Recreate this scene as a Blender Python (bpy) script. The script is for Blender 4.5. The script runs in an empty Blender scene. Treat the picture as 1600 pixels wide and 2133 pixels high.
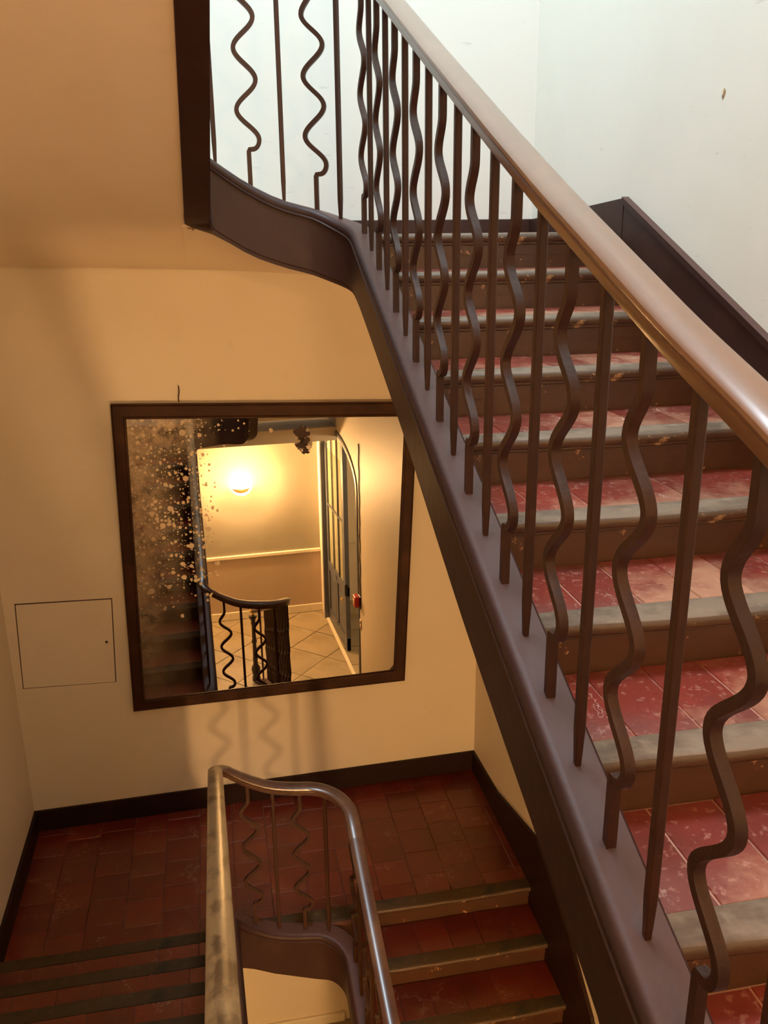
import bpy, math, random
from mathutils import Vector, Matrix
random.seed(7)
sc = bpy.context.scene
COL = sc.collection
PI = math.pi

# ------------------------------------------------------------------ camera
cam = bpy.data.cameras.new('camera'); cam_o = bpy.data.objects.new('camera', cam); COL.objects.link(cam_o)
F = Vector((0.1804, 0.9358, -0.3028)); RT = Vector((0.9813, -0.1924, -0.0102)); UP = Vector((0.0678, 0.2953, 0.9530))
m = Matrix.Identity(4)
for i in range(3):
    m[i][0] = RT[i]; m[i][1] = UP[i]; m[i][2] = -F[i]
cam_o.matrix_world = m
cam.sensor_fit = 'VERTICAL'; cam.sensor_height = 36.0; cam.lens = 1822.6 / 2133 * 36.0
cam.clip_start = 0.02; cam.clip_end = 100
sc.camera = cam_o

# ------------------------------------------------------------------ exposure, sky, daylight
sc.view_settings.view_transform = 'Standard'; sc.view_settings.look = 'None'
sc.view_settings.gamma = 1.0; sc.view_settings.use_curve_mapping = False
sc.view_settings.exposure = 0.0
w = bpy.data.worlds.new('sky'); sc.world = w; w.use_nodes = True
w.node_tree.nodes['Background'].inputs[0].default_value = (0.62, 0.76, 1.0, 1)
w.node_tree.nodes['Background'].inputs[1].default_value = 1.0

def area_light(name, loc, rot, sx, sy, power, col):
    l = bpy.data.lights.new(name, 'AREA'); l.shape = 'RECTANGLE'; l.size = sx; l.size_y = sy
    l.energy = power; l.color = col
    o = bpy.data.objects.new(name, l); COL.objects.link(o); o.location = loc; o.rotation_euler = rot
    return o
area_light('skylight_daylight', (0.45, 2.45, 5.55), (0, 0, 0), 1.5, 1.3, 375, (0.70, 0.885, 1.0))

# ------------------------------------------------------------------ materials
def mat(name, col, rough=0.6, metal=0.0, **kw):
    """Principled with optional: var(noise colour 2, scale, lo, hi), bump(scale, strength), rnd(per-object value variation)"""
    M = bpy.data.materials.new(name); M.use_nodes = True
    nt = M.node_tree; b = nt.nodes['Principled BSDF']; N = nt.nodes; L = nt.links
    b.inputs['Roughness'].default_value = rough; b.inputs['Metallic'].default_value = metal
    b.inputs['Base Color'].default_value = (*col, 1)
    if 'spec' in kw: b.inputs['Specular IOR Level'].default_value = kw['spec']
    if 'coat' in kw: b.inputs['Coat Weight'].default_value = kw['coat']; b.inputs['Coat Roughness'].default_value = kw.get('coatr', .15)
    tc = N.new('ShaderNodeTexCoord')
    src = None
    for v in kw.get('var', []):
        n = N.new('ShaderNodeTexNoise'); n.inputs['Scale'].default_value = v['s']; n.inputs['Detail'].default_value = v.get('d', 5)
        n.inputs['Roughness'].default_value = v.get('r', .6)
        mp = N.new('ShaderNodeMapping'); mp.inputs['Scale'].default_value = v.get('st', (1, 1, 1)); mp.inputs['Location'].default_value = v.get('o', (0, 0, 0))
        L.new(tc.outputs['Object'], mp.inputs[0]); L.new(mp.outputs[0], n.inputs['Vector'])
        rp = N.new('ShaderNodeMapRange'); rp.inputs['From Min'].default_value = v['lo']; rp.inputs['From Max'].default_value = v['hi']
        L.new(n.outputs['Fac'], rp.inputs['Value'])
        mx = N.new('ShaderNodeMix'); mx.data_type = 'RGBA'
        if src is None: mx.inputs['A'].default_value = (*col, 1)
        else: L.new(src, mx.inputs['A'])
        mx.inputs['B'].default_value = (*v['c'], 1)
        mul = N.new('ShaderNodeMath'); mul.operation = 'MULTIPLY'; mul.inputs[1].default_value = v.get('a', 1)
        L.new(rp.outputs[0], mul.inputs[0]); L.new(mul.outputs[0], mx.inputs['Factor'])
        src = mx.outputs['Result']
    if 'rnd' in kw:
        oi = N.new('ShaderNodeObjectInfo'); rp = N.new('ShaderNodeMapRange')
        rp.inputs['To Min'].default_value = 1 - kw['rnd']; rp.inputs['To Max'].default_value = 1 + kw['rnd']
        L.new(oi.outputs['Random'], rp.inputs['Value'])
        hs = N.new('ShaderNodeHueSaturation'); L.new(rp.outputs[0], hs.inputs['Value'])
        if src is None: hs.inputs['Color'].default_value = (*col, 1)
        else: L.new(src, hs.inputs['Color'])
        src = hs.outputs[0]
    if src is not None: L.new(src, b.inputs['Base Color'])
    if 'bump' in kw:
        s, st = kw['bump']
        n = N.new('ShaderNodeTexNoise'); n.inputs['Scale'].default_value = s; n.inputs['Detail'].default_value = 6
        L.new(tc.outputs['Object'], n.inputs['Vector'])
        bp = N.new('ShaderNodeBump'); bp.inputs['Strength'].default_value = st; bp.inputs['Distance'].default_value = .02
        L.new(n.outputs['Fac'], bp.inputs['Height']); L.new(bp.outputs[0], b.inputs['Normal'])
    return M

CREAM = (0.78, 0.70, 0.57)
M_cream = mat('cream_plaster', CREAM, .55, var=[dict(c=(.70, .60, .45), s=1.3, lo=.45, hi=.75, a=.5), dict(c=(.62, .52, .40), s=9, lo=.66, hi=.78, a=.35, d=8)], bump=(6, .12))
M_soffit = mat('bounce_tinted_soffit_plaster', (.88, .73, .55), .55, var=[dict(c=(.80, .63, .45), s=1.2, lo=.45, hi=.75, a=.6), dict(c=(.74, .58, .42), s=5, lo=.6, hi=.8, a=.4, d=8)], bump=(4, .15))  # cream plaster made lighter and more orange, warm bounce put into the colour
M_hall = mat('dimmed_hall_plaster', (.34, .315, .255), .6, var=[dict(c=(.30, .26, .19), s=1.6, lo=.45, hi=.75, a=.6), dict(c=(.26, .21, .15), s=7, lo=.66, hi=.76, a=.35, d=8)], bump=(6, .12))  # plaster colour darkened to hold down the sconce glare on this wall
M_white = mat('white_plaster', (.85, .86, .82), .5, var=[dict(c=(.77, .765, .72), s=1.1, lo=.45, hi=.8, a=.6), dict(c=(.55, .52, .48), s=4, lo=.665, hi=.72, a=.35, st=(2, 2, 9), d=9)], bump=(5, .10))
M_white2 = mat('dimmed_white_plaster', (.735, .735, .70), .55, var=[dict(c=(.70, .69, .64), s=1.1, lo=.45, hi=.8, a=.6), dict(c=(.50, .48, .45), s=4, lo=.655, hi=.71, a=.4, st=(2, 2, 9), d=9)], bump=(5, .10))  # white plaster darkened in colour to hold down daylight on the far wall
M_dado = mat('pinkish_dado_plaster', (.46, .36, .29), .6, var=[dict(c=(.55, .40, .30), s=2.2, lo=.5, hi=.75, a=.6), dict(c=(.35, .24, .17), s=7, lo=.68, hi=.76, a=.5, d=8)], bump=(6, .12))
M_trimw = mat('cream_gloss_trim', (.78, .72, .58), .4, var=[dict(c=(.5, .40, .28), s=8, lo=.6, hi=.8, a=.5)])
M_string = mat('maroon_gloss_paint', (.036, .014, .012), .48, coat=.0, spec=.32, var=[dict(c=(.060, .027, .019), s=3.5, lo=.5, hi=.75, a=.7), dict(c=(.16, .09, .07), s=26, lo=.70, hi=.78, a=.5, d=8)], bump=(18, .10))
_nt = M_string.node_tree; _b = _nt.nodes['Principled BSDF']     # upward faces painted paler: dust, and sheen from above put into the colour
_g = _nt.nodes.new('ShaderNodeNewGeometry'); _s = _nt.nodes.new('ShaderNodeSeparateXYZ'); _nt.links.new(_g.outputs['Normal'], _s.inputs[0])
_r = _nt.nodes.new('ShaderNodeMapRange'); _r.inputs[1].default_value = .72; _r.inputs[2].default_value = .92; _r.inputs[4].default_value = .75; _nt.links.new(_s.outputs['Z'], _r.inputs[0])
_m = _nt.nodes.new('ShaderNodeMix'); _m.data_type = 'RGBA'; _nt.links.new(_b.inputs['Base Color'].links[0].from_socket, _m.inputs['A']); _m.inputs['B'].default_value = (.105, .048, .038, 1)
_nt.links.new(_r.outputs[0], _m.inputs['Factor']); _nt.links.new(_m.outputs['Result'], _b.inputs['Base Color'])
M_iron = mat('brown_painted_iron', (.050, .018, .010), .45, spec=.32, var=[dict(c=(.080, .032, .016), s=12, lo=.5, hi=.75, a=.6)], bump=(45, .12), rnd=.12)
M_wood = mat('worn_handrail_wood', (.18, .083, .036), .30, coat=.35, coatr=.18, var=[dict(c=(.17, .075, .032), s=6, lo=.42, hi=.68, a=.75, st=(9, 1.0, 1.0), d=7), dict(c=(.30, .16, .078), s=3, lo=.5, hi=.75, a=.5)], rnd=.06)
M_wood_d = mat('dark_handrail_wood', (.10, .050, .036), .30, coat=.35, coatr=.18, var=[dict(c=(.20, .115, .065), s=4, lo=.45, hi=.7, a=.8, d=8), dict(c=(.05, .024, .016), s=9, lo=.5, hi=.7, a=.6, d=8)], rnd=.1)
M_wood_p = mat('patinated_handrail_wood', (.27, .165, .075), .32, coat=.4, coatr=.2, var=[dict(c=(.075, .036, .015), s=6, lo=.48, hi=.60, a=.9, d=9, st=(2.5, 1, 1)), dict(c=(.40, .27, .13), s=2.5, lo=.5, hi=.75, a=.5)])
M_riser = mat('brown_riser_paint', (.078, .034, .015), .42, var=[dict(c=(.048, .020, .010), s=3, lo=.45, hi=.75, a=.8), dict(c=(.13, .024, .014), s=2.4, lo=.58, hi=.75, a=.5, o=(3, 1, 2)), dict(c=(.50, .27, .12), s=9, lo=.635, hi=.655, a=.9, d=9, r=.7)], bump=(14, .2), coat=.15)
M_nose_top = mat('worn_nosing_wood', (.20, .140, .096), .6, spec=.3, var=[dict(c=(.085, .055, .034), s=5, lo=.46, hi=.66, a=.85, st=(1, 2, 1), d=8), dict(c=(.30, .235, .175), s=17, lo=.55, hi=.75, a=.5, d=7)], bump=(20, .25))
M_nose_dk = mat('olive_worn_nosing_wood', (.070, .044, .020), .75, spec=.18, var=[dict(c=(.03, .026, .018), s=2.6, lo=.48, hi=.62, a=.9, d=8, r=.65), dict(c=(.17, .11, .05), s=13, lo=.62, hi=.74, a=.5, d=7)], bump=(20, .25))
M_nose_front = mat('painted_nosing_front', (.085, .045, .022), .42, var=[dict(c=(.055, .028, .015), s=5, lo=.45, hi=.7, a=.8), dict(c=(.42, .26, .13), s=12, lo=.62, hi=.66, a=.8, d=9)], bump=(16, .25))
M_frame = mat('mahogany_frame', (.036, .012, .005), .55, spec=.18, var=[dict(c=(.075, .028, .010), s=5, lo=.45, hi=.7, a=.8, st=(1, 1, 1), d=7), dict(c=(.035, .012, .006), s=2, lo=.5, hi=.7, a=.7)])
M_base = mat('dark_baseboard_paint', (.020, .008, .006), .5, spec=.2, var=[dict(c=(.034, .014, .010), s=5, lo=.5, hi=.75, a=.7)], bump=(15, .1))
M_brass = mat('polished_brass', (.80, .58, .24), .16, 1.0)
M_dark = mat('dark_cast_iron', (.03, .016, .012), .4, coat=.2, bump=(40, .1))
M_door = mat('slate_blue_door_paint', (.105, .115, .145), .42, var=[dict(c=(.075, .080, .10), s=4, lo=.45, hi=.7, a=.7)])
M_red = mat('red_plastic', (.55, .025, .02), .35)
M_black = mat('black_cable', (.012, .010, .010), .5)
M_ivory = mat('ivory_plastic', (.72, .62, .45), .35)
M_curtain = mat('pleated_net_curtain', (.62, .56, .43), .8)
M_stone = mat('buff_stone_tile', (.34, .28, .185), .42, var=[dict(c=(.22, .165, .095), s=2.6, lo=.45, hi=.72, a=.85, d=8), dict(c=(.46, .41, .31), s=5, lo=.55, hi=.75, a=.6), dict(c=(.26, .17, .08), s=3.6, lo=.64, hi=.72, a=.6, o=(4, 2, 1))], bump=(12, .1), rnd=.08)
M_joint = mat('dusty_mortar', (.42, .23, .17), .8, bump=(30, .2))
M_joint_l = mat('dark_dirty_mortar', (.13, .052, .028), .7, var=[dict(c=(.50, .36, .26), s=3.2, lo=.64, hi=.72, a=.8, d=8)])
M_sjoint = mat('dark_stone_joint', (.20, .135, .075), .8)
M_bare = mat('chipped_bare_plaster', (.34, .21, .11), .8, bump=(40, .5))
M_spot = mat('rusted_mirror_backing', (.045, .02, .012), .6, bump=(60, .5))
M_spot2 = mat('bare_mirror_backing', (.40, .33, .24), .5, bump=(60, .3))

def tile_mat(name, red, red2, worn, wear, xc=None):
    M = bpy.data.materials.new(name); M.use_nodes = True
    nt = M.node_tree; N = nt.nodes; L = nt.links; b = N['Principled BSDF']
    b.inputs['Roughness'].default_value = .36; b.inputs['Coat Weight'].default_value = .25; b.inputs['Coat Roughness'].default_value = .3
    tc = N.new('ShaderNodeTexCoord'); ge = N.new('ShaderNodeNewGeometry'); oi = N.new('ShaderNodeObjectInfo')
    def noise(s, d=6, src=ge.outputs['Position'], r=.6):
        n = N.new('ShaderNodeTexNoise'); n.inputs['Scale'].default_value = s; n.inputs['Detail'].default_value = d; n.inputs['Roughness'].default_value = r
        L.new(src, n.inputs['Vector']); return n.outputs['Fac']
    def rng(x, lo, hi, a=0, bb=1):
        r = N.new('ShaderNodeMapRange'); r.inputs[1].default_value = lo; r.inputs[2].default_value = hi; r.inputs[3].default_value = a; r.inputs[4].default_value = bb
        L.new(x, r.inputs[0]); return r.outputs[0]
    def mth(op, x, y):
        q = N.new('ShaderNodeMath'); q.operation = op
        for i, z in enumerate((x, y)):
            if isinstance(z, (int, float)): q.inputs[i].default_value = z
            else: L.new(z, q.inputs[i])
        return q.outputs[0]
    def mix(fac, A, B):
        q = N.new('ShaderNodeMix'); q.data_type = 'RGBA'; L.new(fac, q.inputs['Factor'])
        for nm, z in (('A', A), ('B', B)):
            if isinstance(z, tuple): q.inputs[nm].default_value = (*z, 1)
            else: L.new(z, q.inputs[nm])
        return q.outputs['Result']
    c = mix(rng(noise(3.1), .4, .68), red, red2)
    sep = N.new('ShaderNodeSeparateXYZ'); L.new(tc.outputs['Object'], sep.inputs[0])
    # foot wear: heavier towards the nosing (local -y) and patchy
    wv = mth('ADD', mth('MULTIPLY', sep.outputs['Y'], -2.4), mth('MULTIPLY', mth('SUBTRACT', noise(5.5, 8, r=.7), .5), 2.6))
    wv = mth('ADD', wv, mth('MULTIPLY', mth('SUBTRACT', oi.outputs['Random'], .5), .5))
    if xc is not None:      # people walk along the middle of the flight
        sx = N.new('ShaderNodeSeparateXYZ'); L.new(ge.outputs['Position'], sx.inputs[0])
        wv = mth('SUBTRACT', mth('ADD', wv, .35), mth('MULTIPLY', mth('ABSOLUTE', mth('SUBTRACT', sx.outputs['X'], xc), 0), 1.1))
    wm = mth('MULTIPLY', rng(wv, .05, .75), wear)
    c = mix(wm, c, worn)
    c = mix(mth('MULTIPLY', rng(noise(48, 5), .57, .66), .45 if xc is not None else .06), c, (.50, .25, .18))
    ve = N.new('ShaderNodeTexVoronoi'); ve.feature = 'DISTANCE_TO_EDGE'; ve.inputs['Scale'].default_value = 3.3
    nz_ = N.new('ShaderNodeVectorMath'); nz_.operation = 'ADD'; L.new(ge.outputs['Position'], nz_.inputs[0])
    n2 = N.new('ShaderNodeTexNoise'); n2.inputs['Scale'].default_value = 7; sc3 = N.new('ShaderNodeVectorMath'); sc3.operation = 'SCALE'; sc3.inputs['Scale'].default_value = .12
    L.new(n2.outputs['Color'], sc3.inputs[0]); L.new(sc3.outputs[0], nz_.inputs[1]); L.new(nz_.outputs[0], ve.inputs['Vector'])
    c = mix(mth('MULTIPLY', mth('MULTIPLY', rng(ve.outputs['Distance'], .010, .004), rng(noise(2.3, 3), .50, .56)), .65), c, (.60, .42, .36) if xc is not None else (.32, .19, .12))
    hs = N.new('ShaderNodeHueSaturation'); L.new(rng(oi.outputs['Random'], 0, 1, .82, 1.15), hs.inputs['Value']); L.new(c, hs.inputs['Color'])
    L.new(hs.outputs[0], b.inputs['Base Color'])
    L.new(rng(wm, 0, 1, .30, .55), b.inputs['Roughness'])
    bp = N.new('ShaderNodeBump'); bp.inputs['Strength'].default_value = .18; bp.inputs['Distance'].default_value = .01
    L.new(noise(16, 6), bp.inputs['Height']); L.new(bp.outputs[0], b.inputs['Normal'])
    return M
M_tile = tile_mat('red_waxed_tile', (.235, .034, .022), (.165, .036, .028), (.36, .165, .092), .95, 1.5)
M_tile_l = tile_mat('shaded_red_tile', (.14, .014, .006), (.095, .012, .006), (.17, .05, .014), .45)  # same tile, less worn; dim light of the lower flights put into its colour

# ------------------------------------------------------------------ object helpers
ORG = {}
def empty(name, loc, label=None, cat=None, group=None, rz=0.0):
    o = bpy.data.objects.new(name, None); COL.objects.link(o); o.location = loc; o.rotation_euler = (0, 0, rz)
    o.empty_display_size = .1
    ORG[o.name] = Vector(loc)
    tag(o, label, cat, group); return o
def tag(o, label=None, cat=None, group=None, kind=None):
    if label: o['label'] = label
    if cat: o['category'] = cat
    if group: o['group'] = group
    if kind: o['kind'] = kind
    return o
def link(name, me, parent=None, loc=None, local=False, rz=0.0):
    """loc = where the mesh origin stands, in the world (or in the parent's frame if local)"""
    o = bpy.data.objects.new(name, me); COL.objects.link(o)
    L = Vector(loc) if loc is not None else Vector((0, 0, 0))
    o.rotation_euler = (0, 0, rz)
    if parent is not None:
        o.parent = parent
        o.location = L if local else L - ORG[parent.name]
    else: o.location = L
    ORG[o.name] = L if not local else L + (ORG[parent.name] if parent else Vector((0, 0, 0)))
    return o
def mesh(name, verts, faces, mats, smooth=False, mi=None, angle=None):
    me = bpy.data.meshes.new(name); me.from_pydata([tuple(v) for v in verts], [], faces)
    for q in (mats if isinstance(mats, (list, tuple)) else [mats]): me.materials.append(q)
    if mi:
        for p, k in zip(me.polygons, mi): p.material_index = k
    import bmesh
    bm = bmesh.new(); bm.from_mesh(me); bmesh.ops.recalc_face_normals(bm, faces=bm.faces); bm.to_mesh(me); bm.free()
    if smooth:
        for p in me.polygons: p.use_smooth = True
        me.set_sharp_from_angle(angle=math.radians(angle or 40))
    return me
def obj(name, verts, faces, mats, parent=None, smooth=False, mi=None, angle=None, center=True):
    if center:
        lo = [min(v[i] for v in verts) for i in range(3)]; hi = [max(v[i] for v in verts) for i in range(3)]
        c = Vector(((lo[0] + hi[0]) / 2, (lo[1] + hi[1]) / 2, lo[2]))
    else: c = Vector((0, 0, 0))
    return link(name, mesh(name, [Vector(v) - c for v in verts], faces, mats, smooth, mi, angle), parent, c)
class MB:
    def __init__(s): s.v = []; s.f = []; s.mi = []
    def add(s, v, f, mi=0):
        k = len(s.v); s.v += [Vector(q) for q in v]; s.f += [[i + k for i in q] for q in f]; s.mi += [mi] * len(f); return s
    def box(s, a, b, mi=0, ch=0.0):
        x0, x1 = sorted((a[0], b[0])); y0, y1 = sorted((a[1], b[1])); z0, z1 = sorted((a[2], b[2]))
        if ch <= 0:
            v = [(x, y, z) for z in (z0, z1) for y in (y0, y1) for x in (x0, x1)]
            return s.add(v, [(0, 2, 3, 1), (4, 5, 7, 6), (0, 1, 5, 4), (2, 6, 7, 3), (0, 4, 6, 2), (1, 3, 7, 5)], mi)
        import bmesh
        bm = bmesh.new(); bmesh.ops.create_cube(bm, size=1)
        for q in bm.verts: q.co = Vector(((x0 + x1) / 2 + q.co.x * (x1 - x0), (y0 + y1) / 2 + q.co.y * (y1 - y0), (z0 + z1) / 2 + q.co.z * (z1 - z0)))
        bmesh.ops.bevel(bm, geom=bm.edges[:], offset=ch, segments=1, affect='EDGES', profile=.5)
        bm.verts.index_update(); s.add([q.co.copy() for q in bm.verts], [[q.index for q in fc.verts] for fc in bm.faces], mi); bm.free(); return s
    def loft(s, rings, closed=True, caps=True, mi=0, strip_mi=None):
        n = len(rings[0]); k = len(s.v)
        for r in rings: s.v += [Vector(q) for q in r]
        for a in range(len(rings) - 1):
            for j in range(n if closed else n - 1):
                j2 = (j + 1) % n
                s.f.append([k + a * n + j, k + a * n + j2, k + (a + 1) * n + j2, k + (a + 1) * n + j]); s.mi.append(strip_mi[j] if strip_mi else mi)
        if caps and closed:
            s.f.append([k + j for j in range(n)]); s.mi.append(mi); s.f.append([k + (len(rings) - 1) * n + j for j in range(n)]); s.mi.append(mi)
        return s
    def lathe(s, prof, c, n=20, mi=0):
        rings = [[(c[0] + r * math.cos(2 * PI * i / n), c[1] + r * math.sin(2 * PI * i / n), c[2] + z) for i in range(n)] for r, z in prof]
        return s.loft(rings, True, True, mi)
    def tube(s, pts, r, n=8, mi=0):
        pts = [Vector(p) for p in pts]; rings = []
        for i, p in enumerate(pts):
            t = (pts[min(i + 1, len(pts) - 1)] - pts[max(i - 1, 0)]).normalized()
            a = t.cross(Vector((0.31, .2, .93))).normalized(); b = t.cross(a)
            rings.append([p + a * (r * math.cos(2 * PI * j / n)) + b * (r * math.sin(2 * PI * j / n)) for j in range(n)])
        return s.loft(rings, True, True, mi)
    def prism(s, poly, axis, a, b, mi=0):
        """poly: 2-D outline in the two other axes (in xyz order), extruded along axis from a to b"""
        def P(u, v, wv):
            q = [0, 0, 0]; o = [i for i in range(3) if i != axis]; q[o[0]] = u; q[o[1]] = v; q[axis] = wv; return q
        n = len(poly)
        v = [P(u, v_, a) for u, v_ in poly] + [P(u, v_, b) for u, v_ in poly]
        f = [list(range(n)), list(range(n, 2 * n))] + [[i, (i + 1) % n, n + (i + 1) % n, n + i] for i in range(n)]
        return s.add(v, f, mi)
    def obj(s, name, mats, parent=None, smooth=False, angle=None):
        return obj(name, s.v, s.f, mats, parent, smooth, s.mi, angle)
def structure(o): o['kind'] = 'structure'; return o

# ------------------------------------------------------------------ levels (eye = 0)
Z_U, Z_M, Z_L, Z_H = 0.0, -2.11, -4.15, -5.77
XL, XR, XRU = -1.50, 1.86, 1.97
YAW = math.radians(1.6)
def yw(x): return 5.87 + (x - .3) * math.tan(YAW)
YB = -1.20
YU = 5.36
Z_TOP = 5.8

# ------------------------------------------------------------------ walls
def slab_x(name, poly, x0, x1, M): return structure(MB().prism(poly, 0, x0, x1).obj(name, M))
# far wall, mirror storey
v = [(XL - .3, yw(XL - .3), -5.0), (2.2, yw(2.2), -5.0), (2.2, yw(2.2), -.02), (XL - .3, yw(XL - .3), -.02)]
structure(obj('wall_far', v + [(x, y + .3, z) for x, y, z in v], [(0, 1, 2, 3), (7, 6, 5, 4), (0, 4, 5, 1), (1, 5, 6, 2), (2, 6, 7, 3), (3, 7, 4, 0)], M_cream))
structure(MB().box((XL - .3, YU, -.03), (XRU + .3, 6.2, Z_TOP)).obj('wall_far_upper', M_white2))
structure(MB().box((XL - .3, 5.225, -6.0), (2.2, 6.1, Z_L - .22)).obj('wall_far_lower', M_cream))
structure(MB().box((XL - .3, YB - .3, -6.0), (XL, 6.2, Z_TOP)).obj('wall_left', M_cream))
# right wall, lower storeys, with the arched doorway
YJ0, YJ1, ZS, RISE = -.90, 1.60, -3.00, .48
yc, hw = (YJ0 + YJ1) / 2, (YJ1 - YJ0) / 2
arch = [(yc + hw * math.cos(a), ZS + RISE * math.sin(a)) for a in [PI - PI * i / 20 for i in range(21)]]
poly = [(YB - .3, Z_H), (YJ0, Z_H)] + arch + [(YJ1, Z_H), (6.2, Z_H), (6.2, -.32), (4.3, -.32), (1.5, -1.55), (.45, -2.2), (YB - .3, -2.2)]
slab_x('wall_right', poly, XR, XR + .32, M_cream)
slab_x('wall_right_upper', [(YB - .3, -2.2), (.45, -2.2), (1.5, -1.55), (4.3, -.32), (6.2, -.32), (6.2, Z_TOP), (YB - .3, Z_TOP)], XRU, XRU + .3, M_white)
wru = bpy.data.objects['wall_right_upper']
for cy_, cz_, r_, M_ in ((3.324, .494, .017, M_bare), (3.33, .502, .010, M_trimw), (3.404, -.342, .012, M_bare)):
    q_ = random.Random(int(cz_ * 100)); n_ = 14
    MB().prism([(cy_ + r_ * .7 * math.cos(2 * PI * i / n_) * q_.uniform(.6, 1.2), cz_ + r_ * math.sin(2 * PI * i / n_) * q_.uniform(.6, 1.3)) for i in range(n_)], 0, XRU - (.0015 if M_ is M_bare else .002), XRU + .004).obj('plaster_chip', M_, wru)
# back wall of the hall: upper plaster, pinkish dado, rail, baseboard
ZD = -4.73
structure(MB().box((XL - .3, YB - .3, ZD), (XR, YB, Z_M)).obj('wall_back', M_hall))
structure(MB().box((XL - .3, YB - .3, -6), (XR, YB, ZD)).obj('wall_back_dado', M_dado))
structure(MB().box((XL - .3, YB - .3, Z_M), (XRU, YB, Z_TOP)).obj('wall_back_upper', M_cream))
structure(MB().box((XL, YB - .01, ZD - .025), (XR, YB + .028, ZD + .03), ch=.008).obj('trim_dado', M_trimw))
structure(MB().box((XL, YB - .01, Z_H), (XR, YB + .02, Z_H + .13), ch=.006).obj('baseboard_back', M_trimw))
# low wall under the tiled landing and its white baseboard
structure(MB().box((XL, 5.20, Z_H), (.66, 5.25, Z_H + .085), ch=.008).obj('baseboard_far_lower', M_trimw))
# ceiling with skylight opening
cm = MB()
sx0, sx1, sy0, sy1 = -.40, 1.30, 1.7, 3.2
cm.box((XL - .3, YB - .3, Z_TOP), (XRU + .3, sy0, Z_TOP + .2)); cm.box((XL - .3, sy1, Z_TOP), (XRU + .3, 6.2, Z_TOP + .2))
cm.box((XL - .3, sy0, Z_TOP), (sx0, sy1, Z_TOP + .2)); cm.box((sx1, sy0, Z_TOP), (XRU + .3, sy1, Z_TOP + .2))
structure(cm.obj('ceiling', M_white))
sk = structure(empty('window_1', ((sx0 + sx1) / 2, (sy0 + sy1) / 2, Z_TOP)))
for i in range(4):
    y = sy0 + (sy1 - sy0) * i / 3
    MB().box((sx0, y - .02, Z_TOP + .03), (sx1, y + .02, Z_TOP + .08)).obj('glazing_bar', M_trimw, sk)
for i in range(3):
    x = sx0 + (sx1 - sx0) * i / 2
    MB().box((x - .02, sy0, Z_TOP + .03), (x + .02, sy1, Z_TOP + .08)).obj('glazing_bar', M_trimw, sk)

# ------------------------------------------------------------------ hall floor of diagonal stone tiles
fl = structure(MB().box((XL - .3, YB - .3, Z_H - .2), (4.3, 5.4, Z_H - .012)).obj('floor', M_sjoint))
S = .62; g = .012
def clip(poly, a, b, c):   # keep a*x+b*y<=c
    out = []
    for i in range(len(poly)):
        p, q = poly[i], poly[(i + 1) % len(poly)]
        dp, dq = a * p[0] + b * p[1] - c, a * q[0] + b * q[1] - c
        if dp <= 0: out.append(p)
        if dp * dq < 0:
            t = dp / (dp - dq); out.append((p[0] + t * (q[0] - p[0]), p[1] + t * (q[1] - p[1])))
    return out
c45 = math.cos(PI / 4)
for i in range(-14, 14):
    for j in range(-14, 14):
        cx, cy = (i + j) * S * c45 + .3, (i - j) * S * c45 + .45
        if not (XL - .5 < cx < XR + .5 and YB - .5 < cy < 5.8): continue
        h = (S - g) * c45
        p = [(cx - h, cy), (cx, cy - h), (cx + h, cy), (cx, cy + h)]
        for cl in ((-1, 0, -XL), (1, 0, XR), (0, -1, -YB - .02), (0, 1, 5.21)): p = clip(p, *cl) if p else p
        if len(p) < 3: continue
        dz = random.uniform(-.002, .002)
        MB().prism(p, 2, Z_H - .03, Z_H + dz).obj('tile', M_stone, fl)
# flagstones of the room beyond the door
for i in range(4):
    for j in range(5):
        x0, y0 = XR + .02 + i * .56, YB - .25 + j * .56
        MB().box((x0, y0, Z_H - .03), (x0 + .548, y0 + .548, Z_H - .002)).obj('tile', M_stone, fl)
structure(MB().box((XR - .0, YJ0, Z_H - .02), (XR + .05, YJ1, Z_H + .012), ch=.004).obj('trim_threshold', M_trimw))
structure(MB().box((XR + .32, YB - .3, Z_H), (4.3, YB - .25, -2.3)).obj('wall_next_room_back', M_cream))
structure(MB().box((4.1, YB - .3, Z_H), (4.3, 3.2, -2.3)).obj('wall_next_room_side', M_cream))
structure(MB().box((XR + .32, 3.0, Z_H), (4.3, 3.2, -2.3)).obj('wall_next_room_front', M_cream))
structure(MB().box((XR + .32, YB - .3, -2.3), (4.3, 3.2, -2.2)).obj('ceiling_next_room', M_cream))
structure(MB().box((XR + .32, YB - .25, ZD - .02), (4.1, YB - .225, ZD + .03)).obj('trim_next_room', M_trimw))

# ------------------------------------------------------------------ paths of stringers and rails
def fillet(pts, radii, n=10):
    out = []
    for i, p in enumerate(pts):
        p = Vector(p)
        if i == 0 or i == len(pts) - 1 or radii[i] == 0: out.append(p); continue
        a = (Vector(pts[i - 1]) - p).normalized(); b = (Vector(pts[i + 1]) - p).normalized()
        th = a.angle(b); d = radii[i] / math.tan(th / 2)
        c = p + (a + b).normalized() * (radii[i] / math.sin(th / 2))
        s, e = p + a * d, p + b * d
        va, vb = s - c, e - c; ang = va.angle(vb); sg = 1 if va.x * vb.y - va.y * vb.x > 0 else -1
        for k in range(n + 1):
            t = sg * ang * k / n; out.append(c + Vector((va.x * math.cos(t) - va.y * math.sin(t), va.x * math.sin(t) + va.y * math.cos(t))))
    return out
def densify(pts, step=.06):
    out = [pts[0]]
    for a, b in zip(pts, pts[1:]):
        k = max(1, int((b - a).length / step))
        for i in range(1, k + 1): out.append(a.lerp(b, i / k))
    return out
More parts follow.
